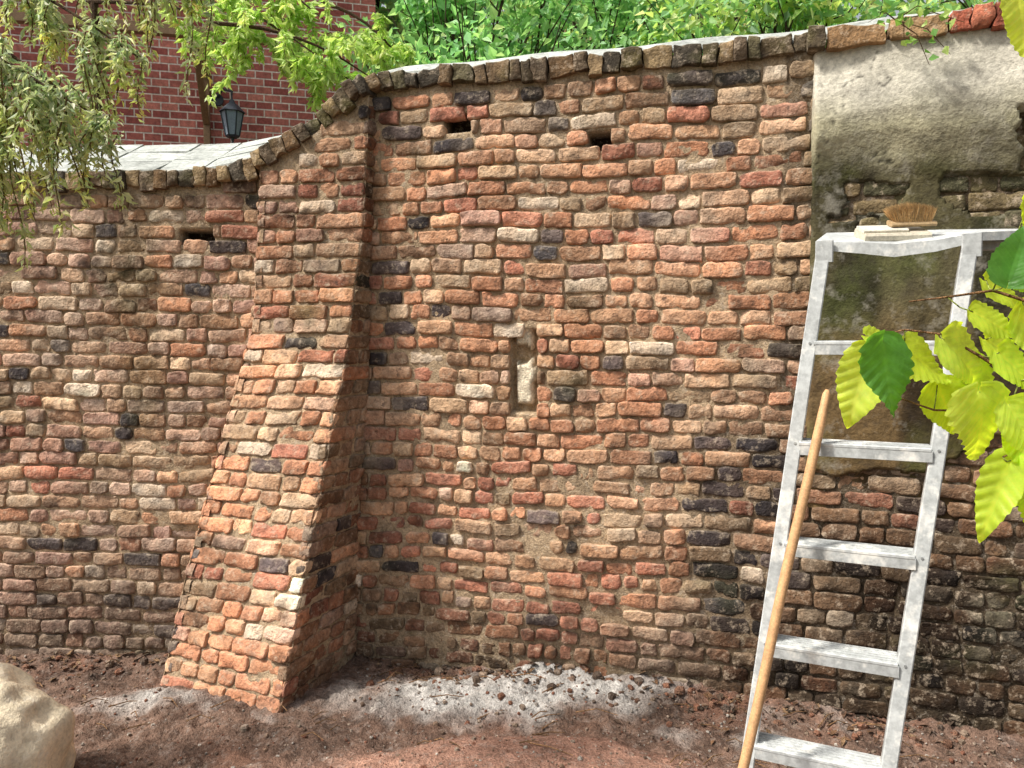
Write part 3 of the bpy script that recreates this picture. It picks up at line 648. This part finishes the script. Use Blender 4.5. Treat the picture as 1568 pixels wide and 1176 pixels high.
m.beam((-1.5,-.03,3.45),(-1.5,-.03,4.25),(1,0,0),.06,.06,wc); m.beam((-1.5,-.03,4.2),(-1.5,-.75,4.28),(1,0,0),.08,.08,wc); m.beam((-1.5,-.06,3.72),(-1.5,-.6,4.2),(1,0,0),.06,.05,wc); m.beam((-3.2,-.72,4.33),(-.9,-.72,4.33),(0,1,0),.08,.09,wc)
m.make('timber_bracket',M_wood,house)
m=MB(); ik=lin((52,60,70)); lx,ly,lz=-1.24,-.26,3.68
m.tube([(lx-.16,0,lz+.28),(lx-.16,-.03,lz+.28)],.06,12,ik); m.tube([(lx-.16,-.03,lz+.3),(lx-.10,-.1,lz+.36),(lx,-.26,lz+.30),(lx,-.26,lz+.2)],.014,6,ik)
def frus(z0,r0,z1,r1,n=6,c=ik):
    V=[(lx+r*math.cos(2*math.pi*k/n),ly+r*math.sin(2*math.pi*k/n),z) for z,r in((z0,r0),(z1,r1)) for k in range(n)]
    m.add(V,[(k,(k+1)%n,(k+1)%n+n,k+n) for k in range(n)]+[tuple(range(n))[::-1],tuple(range(n,2*n))],c)
frus(lz-.14,.055,lz-.12,.07); frus(lz-.12,.06,lz+.10,.10,6,lin((140,155,170))); frus(lz+.10,.125,lz+.18,.045); frus(lz+.18,.035,lz+.22,.018)
for k in range(6):
    a=2*math.pi*k/6; m.tube([(lx+.062*math.cos(a),ly+.062*math.sin(a),lz-.12),(lx+.104*math.cos(a),ly+.104*math.sin(a),lz+.10)],.008,5,ik)
m.tube([(lx,ly,lz-.14),(lx,ly,lz-.2)],[.022,.004],6,ik)
ln=m.make('wall_lantern',M_iron)
house.location=(-1.55,8.1,0); house.rotation_euler=(0,0,math.radians(14)); ln.location=house.location; ln.rotation_euler=house.rotation_euler
# ---------------------------------------------------------------- foreground branch with big leaves (right)
br=empty('hazel_branch')
def bigleaf(pos,tipdir,nrm_,size,col,seed,wd=.33):
    nu,nv=15,41; y=np.linspace(0,1,nv)[None,:]; x=np.linspace(-1,1,nu)[:,None]
    w=wd*np.sin(np.pi*np.clip(y,0,1)**.56)**.72*(1-.22*y**3)
    w=w*(1+.13*((y*10)%1)*np.abs(x)**2)
    lx_=x*w; ly_=y-.11*(np.abs(x)**1.5)*np.clip(1-y*2.6,0,1)*1.3
    r=np.random.default_rng(seed); cv=r.uniform(-.15,.35); fd=r.uniform(.1,.40)
    lz_=-cv*(y-.1)**2+fd*np.abs(lx_)-.5*np.abs(lx_)**2+.022*np.sin((ly_-.8*np.abs(lx_))*6.5*2*np.pi)*np.abs(x)**.6+.05*np.sin(y*7+seed)*x
    T=np.array(tipdir,float);T/=np.linalg.norm(T); Nn=np.array(nrm_,float); Nn-=T*Nn.dot(T); Nn/=np.linalg.norm(Nn); S=np.cross(T,Nn)
    P=np.array(pos)+size*(lx_[...,None]*S+ly_[...,None]*T+lz_[...,None]*Nn)
    uv=np.stack([lx_+0*y,ly_+0*x,0*lx_],-1)
    return P.reshape(-1,3),gridF(nu,nv),uv.reshape(-1,3),np.tile(col,(nu*nv,1))*(1+.1*fbm(P.reshape(-1,3),30,seed,2)[:,None])
def PX(px,py,Y):
    u=(px-784)/1180; v=(588-py)/1180; k=.9983+.0575*v; return np.array([u/k*Y,Y,1.6+(v*.9983-.0575)/k*Y])
lime=lin((208,234,84)); lime2=lin((222,243,108)); dkg=lin((100,156,76)); mid=lin((182,216,82))
LV=[
 (1335,540,1298,652,1.04,lime2,(-.3,-1,.5),.31),(1352,522,1366,635,.99,dkg,(.2,-1,.6),.36),(1385,530,1445,588,1.04,lime,(.2,-1,.7),.44),(1328,514,1385,522,1.03,lime,(0,-1,.9),.27),
 (1445,520,1510,582,1.02,lime2,(-.1,-1,.6),.42),(1490,478,1555,512,1.05,lime,(.1,-1,.5),.38),(1545,430,1575,345,.98,dkg,(-.3,-1,.3),.38),(1535,400,1585,455,1.0,mid,(.2,-1,.4),.38),
 (1435,590,1470,665,1.06,lime,(-.2,-1,.4),.38),(1500,600,1512,705,1.0,lime2,(.15,-1,.5),.47),(1530,540,1590,600,1.03,lime,(.2,-1,.5),.40),(1545,620,1590,700,.97,lime2,(-.2,-1,.5),.40),
 (1548,705,1498,825,1.0,lime,(-.8,-1,.2),.22),(1550,700,1560,785,1.03,mid,(.3,-1,.2),.34),(1560,640,1590,730,1.0,lime,(.1,-1,.3),.40),(1570,470,1620,560,1.05,lime2,(0,-1,.5),.40),(1590,720,1600,820,1.02,lime,(0,-1,.2),.40),
 (1560,-10,1572,85,.95,lime2,(0,-1,.4),.36),(1580,300,1600,380,1.0,lime,(0,-1,.4),.38),(1600,560,1650,660,1.0,lime,(0,-1,.4),.38),(1600,400,1660,480,1.02,mid,(0,-1,.4),.38),
 (1480,560,1530,640,1.08,mid,(.1,-1,.6),.38),(1510,430,1570,470,1.08,lime,(0,-1,.7),.38),(1510,520,1570,560,1.1,lime,(0,-1,.7),.38)]
Vs=[];Fs=[];Us=[];Cs=[];o=0;m=MB()
bc_=lin((140,104,72))
stem1=[PX(1720,640,1.02),PX(1640,600,1.02),PX(1560,585,1.02),PX(1500,545,1.03),PX(1440,512,1.03),PX(1385,505,1.03),PX(1345,515,1.03)]
stem2=[PX(1720,640,1.02),PX(1610,610,1.02),PX(1500,630,1.04),PX(1430,628,1.04),PX(1378,610,1.05)]
stem3=[PX(1700,520,1.04),PX(1600,470,1.04),PX(1520,445,1.05),PX(1450,455,1.06),PX(1392,462,1.06)]
stem4=[PX(1720,700,1.0),PX(1640,690,1.0),PX(1560,690,1.0),PX(1535,700,1.0)]
stem5=[PX(1760,200,1.0),PX(1660,100,1.0),PX(1590,0,.97),PX(1555,-30,.95)]
for s_ in(stem1,stem2,stem3,stem4,stem5): m.tube(s_,list(np.linspace(.003,.0010,len(s_))),6,bc_)
m.tube([PX(1720,1100,1.1),PX(1740,700,1.04),PX(1760,200,1.0),PX(1780,-200,.95)],[.012,.010,.008,.005],8,bc_)
m.tube([(.93,1.25,-.05),tuple(PX(1720,1100,1.1))],[.016,.012],8,bc_)
allst=[np.array(p) for s_ in(stem1,stem2,stem3,stem4,stem5) for p in s_]
for i,(bx,by,tx,ty,Y,c,nm,wd) in enumerate(LV):
    A=PX(bx,by,Y);B=PX(tx,ty,Y-.01+.02*rng.random()); sz=np.linalg.norm(B-A)*1.04
    V,F,U,C=bigleaf(A,B-A,nm,sz,c*rng.uniform(.9,1.08),i+1,wd); Vs.append(V);Fs.append(F+o);Us.append(U);Cs.append(C);o+=len(V)
    q=min(allst,key=lambda p:np.linalg.norm(p-A)); m.tube([q,(q+A)/2+np.array([0,0,-.004]),A],[.001,.001,.0009],5,lin((150,160,80)))
mk('leaves',np.concatenate(Vs),np.concatenate(Fs),M_bigleaf,np.clip(np.concatenate(Cs),0,.9),True,br,uv=np.concatenate(Us))
m.make('twigs',M_bark,br,True)
iv=empty('ivy_sprig'); m=MB(); Cs=[];Ds=[]
for k,(dx,dz) in enumerate([(-.12,-.02),(.0,-.02),(.12,.03),(.2,-.14),(.25,-.02),(.12,-.18),(.02,-.10)]):
    a=Vector((1.48,3.05,2.83)); bb=a+Vector((dx,-.03,dz)); m.tube([a,(a+bb)/2+Vector((0,-.03,.02)),bb],[.003,.002,.001],5,lin((110,90,60)))
    for q in range(5): Cs.append(np.array(a.lerp(bb,rng.uniform(.3,1)))+rng.normal(0,.012,3)+[0,-.03,0]); Ds.append(rng.normal(size=3)+[0,-.6,-.2])
V,F,Cc=leaves(np.array(Cs),np.array(Ds),rng.uniform(.02,.045,len(Cs)),np.array([lin([(140,180,90),(110,156,80),(180,205,120)][rng.integers(3)]) for _ in Cs]),.8)
m.make('stems',M_bark,iv); mk('leaves',V,F,M_leaf,Cc,False,iv)
# ---------------------------------------------------------------- camera, light
cam=bpy.data.cameras.new('camera'); co=bpy.data.objects.new('camera',cam); scene.collection.objects.link(co); scene.camera=co
cam.sensor_width=36; cam.lens=27.1; cam.clip_end=500; cam.clip_start=.02
co.location=(0,0,1.6); co.rotation_euler=(math.radians(90-3.3),0,0)
sdir=Vector((-.58,-.20,.78)).normalized(); el=math.asin(sdir.z); az=math.atan2(sdir.x,sdir.y)
sun=bpy.data.lights.new('sun','SUN'); sun.energy=4.8; sun.angle=math.radians(7); sun.color=(1,.95,.87); so=bpy.data.objects.new('sun',sun); scene.collection.objects.link(so)
so.rotation_euler=sdir.to_track_quat('Z','Y').to_euler()
w=bpy.data.worlds.new('World'); scene.world=w; w.use_nodes=True; nt=w.node_tree; bg=nt.nodes['Background']
sk=nt.nodes.new('ShaderNodeTexSky'); sk.sky_type='NISHITA'; sk.sun_disc=False; sk.sun_elevation=el; sk.sun_rotation=az; sk.dust_density=6; sk.air_density=1.5
hs=nt.nodes.new('ShaderNodeHueSaturation'); hs.inputs['Saturation'].default_value=.35; hs.inputs['Value'].default_value=1.1; nt.links.new(sk.outputs[0],hs.inputs['Color']); nt.links.new(hs.outputs[0],bg.inputs[0]); bg.inputs[1].default_value=.15
scene.view_settings.view_transform='Standard'; scene.view_settings.look='None'; scene.view_settings.exposure=0
